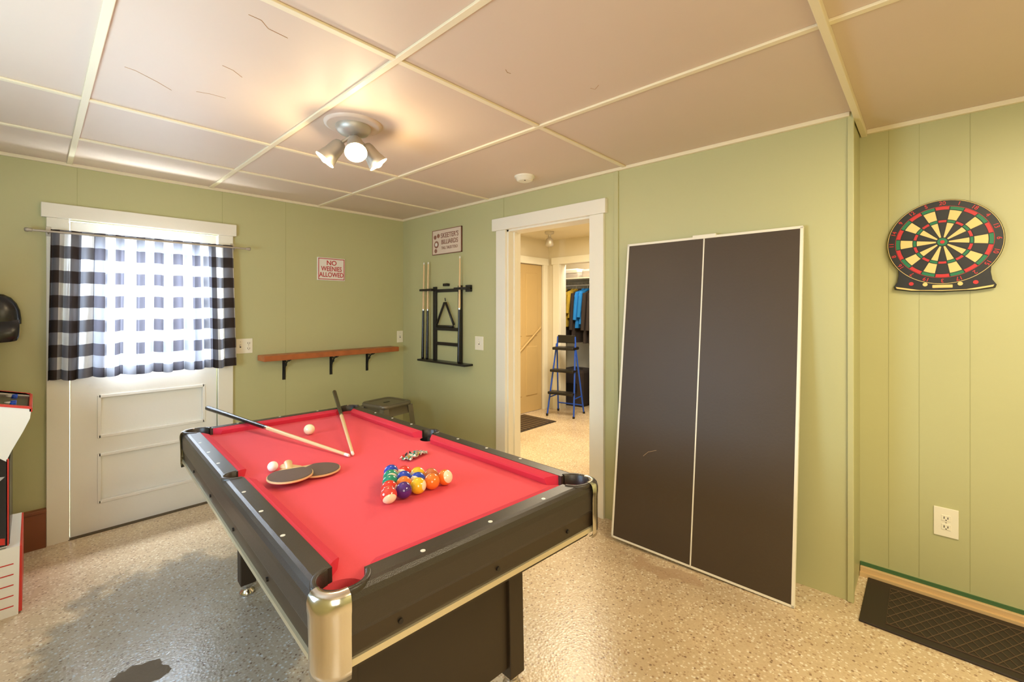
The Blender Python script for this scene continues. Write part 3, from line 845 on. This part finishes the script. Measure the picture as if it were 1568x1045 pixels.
base = [(-.62, g0+.002), (-.05, g0+.002), (-.045, g0+.33), (-.62, g0+.34)]
side(ya, yb, base, M_arcw)
for z in (.05, .10, .15, .20, .25): m.bx(-.6, -.065, ya-.001, ya+.001, g0+z, g0+z+.005, M_arcr)
m.bx(-.052, -.038, ya+.004, yb-.004, g0+.015, g0+.33, M_arcr, .001)
side(ya-.002, ya, [(-.60, g0+.345), (-.088, g0+.345), (-.088, .67), (-.13, .71), (-.60, .76)], M_arcb)
side(ya-.003, ya-.001, [(-.50, .38), (-.092, .28), (-.092, .31), (-.50, .44)], M_arcr)
side(ya-.003, ya-.001, [(-.50, .60), (-.14, .55), (-.092, .60), (-.50, .66)], M_gryc)
m.bx(-.086, -.078, ya+.016, yb-.016, g0+.345, .66, M_arcb, .001)
m.bx(-.088, -.080, ya+.0, ya+.016, g0+.345, .68, M_arcr)
side(ya-.004, ya+.016, [(-.16, .957), (-.012, .917), (-.008, .905), (-.155, .945)], M_arcr)
side(yb-.016, yb+.001, [(-.16, .957), (-.012, .917), (-.008, .905), (-.155, .945)], M_arcr)
m.bx(-.016, -.004, ya+.0, yb-.0, .890, .912, M_arcr, .002)
for y in (3.30, 3.54):
    m.cyl((-.14, y, .92), (-.14, y, .96), .005, .005, M_chrome, 12); m.sph((-.14, y, .965), .014, M_arcb)
    for q in range(3): m.cyl((-.07-.02*(q % 2), y+.05+.03*q-.02, .912), (-.07-.02*(q % 2), y+.05+.03*q-.02, .924), .011, .011, M_arcw if q % 2 else M_blue, 14)
m.bx(-.32, -.20, ya+.05, yb-.05, 1.0, 1.28, M_arcb, .004)
m.bx(-.222, -.215, ya+.02, yb-.02, 1.42, 1.53, M_arcr, .001)
m.obj('cabinet_body', ae)

# ------------------------------------------------------------------ lights
def area(name, loc, rot, sx, sy, power, col):
    l = bpy.data.lights.new(name, 'AREA'); l.shape = 'RECTANGLE'; l.size = sx; l.size_y = sy; l.energy = power; l.color = col
    o = bpy.data.objects.new(name, l); sc.collection.objects.link(o); o.location = loc; o.rotation_euler = [math.radians(a) for a in rot]; return o
def point(name, loc, power, col, rad=.03):
    l = bpy.data.lights.new(name, 'POINT'); l.energy = power; l.color = col; l.shadow_soft_size = rad
    o = bpy.data.objects.new(name, l); sc.collection.objects.link(o); o.location = loc; return o
area('daylight_window', (.59, 4.35, 1.5), (-90, 0, 0), .9, 1.1, 460, (.80, .90, 1))
for i, (a, b_) in enumerate(heads):
    a = Vector(a); b_ = Vector(b_); p = b_+(b_-a).normalized()*.012
    point('spot_bulb_%d' % i, p, 7.0, (1, .80, .50), .028)
area('rear_fill', (-.55, -.75, 1.45), (82, 0, -47), 1.3, 1.2, 34, (1, .92, .74))  # added warm fill from behind the camera, no window modelled there
area('rear_overhead_fill', (1.6, -.7, H-.03), (0, 0, 0), .8, .8, 44, (1, .86, .58))  # added overhead fill for the walls, out of view, not a fixture
area('left_cool_fill', (-.75, 1.9, 1.4), (0, -104, 0), 1.1, .9, 58, (.52, .76, 1))  # added cool fill to tint the left side, wall has no window
area('hall_light', (3.9, 2.6, 2.38), (0, 0, 0), .8, .8, 80, (1, .88, .66))
area('closet_light', (5.55, 3.6, 2.38), (0, 0, 0), .3, .3, 10, (1, .9, .75))

w = bpy.data.worlds.new('World'); sc.world = w; w.use_nodes = True
w.node_tree.nodes['Background'].inputs[0].default_value = (.75, .87, 1, 1)
w.node_tree.nodes['Background'].inputs[1].default_value = 1.5

# ------------------------------------------------------------------ camera
cd = bpy.data.cameras.new('camera'); cd.sensor_width = 36; cd.lens = 683/1568*36
cd.shift_y = -49.5/1568; cd.clip_start = .02
c = bpy.data.objects.new('camera', cd); sc.collection.objects.link(c)
c.location = (0, 0, 1.39); c.rotation_euler = (math.radians(90), 0, math.radians(-47))
sc.camera = c
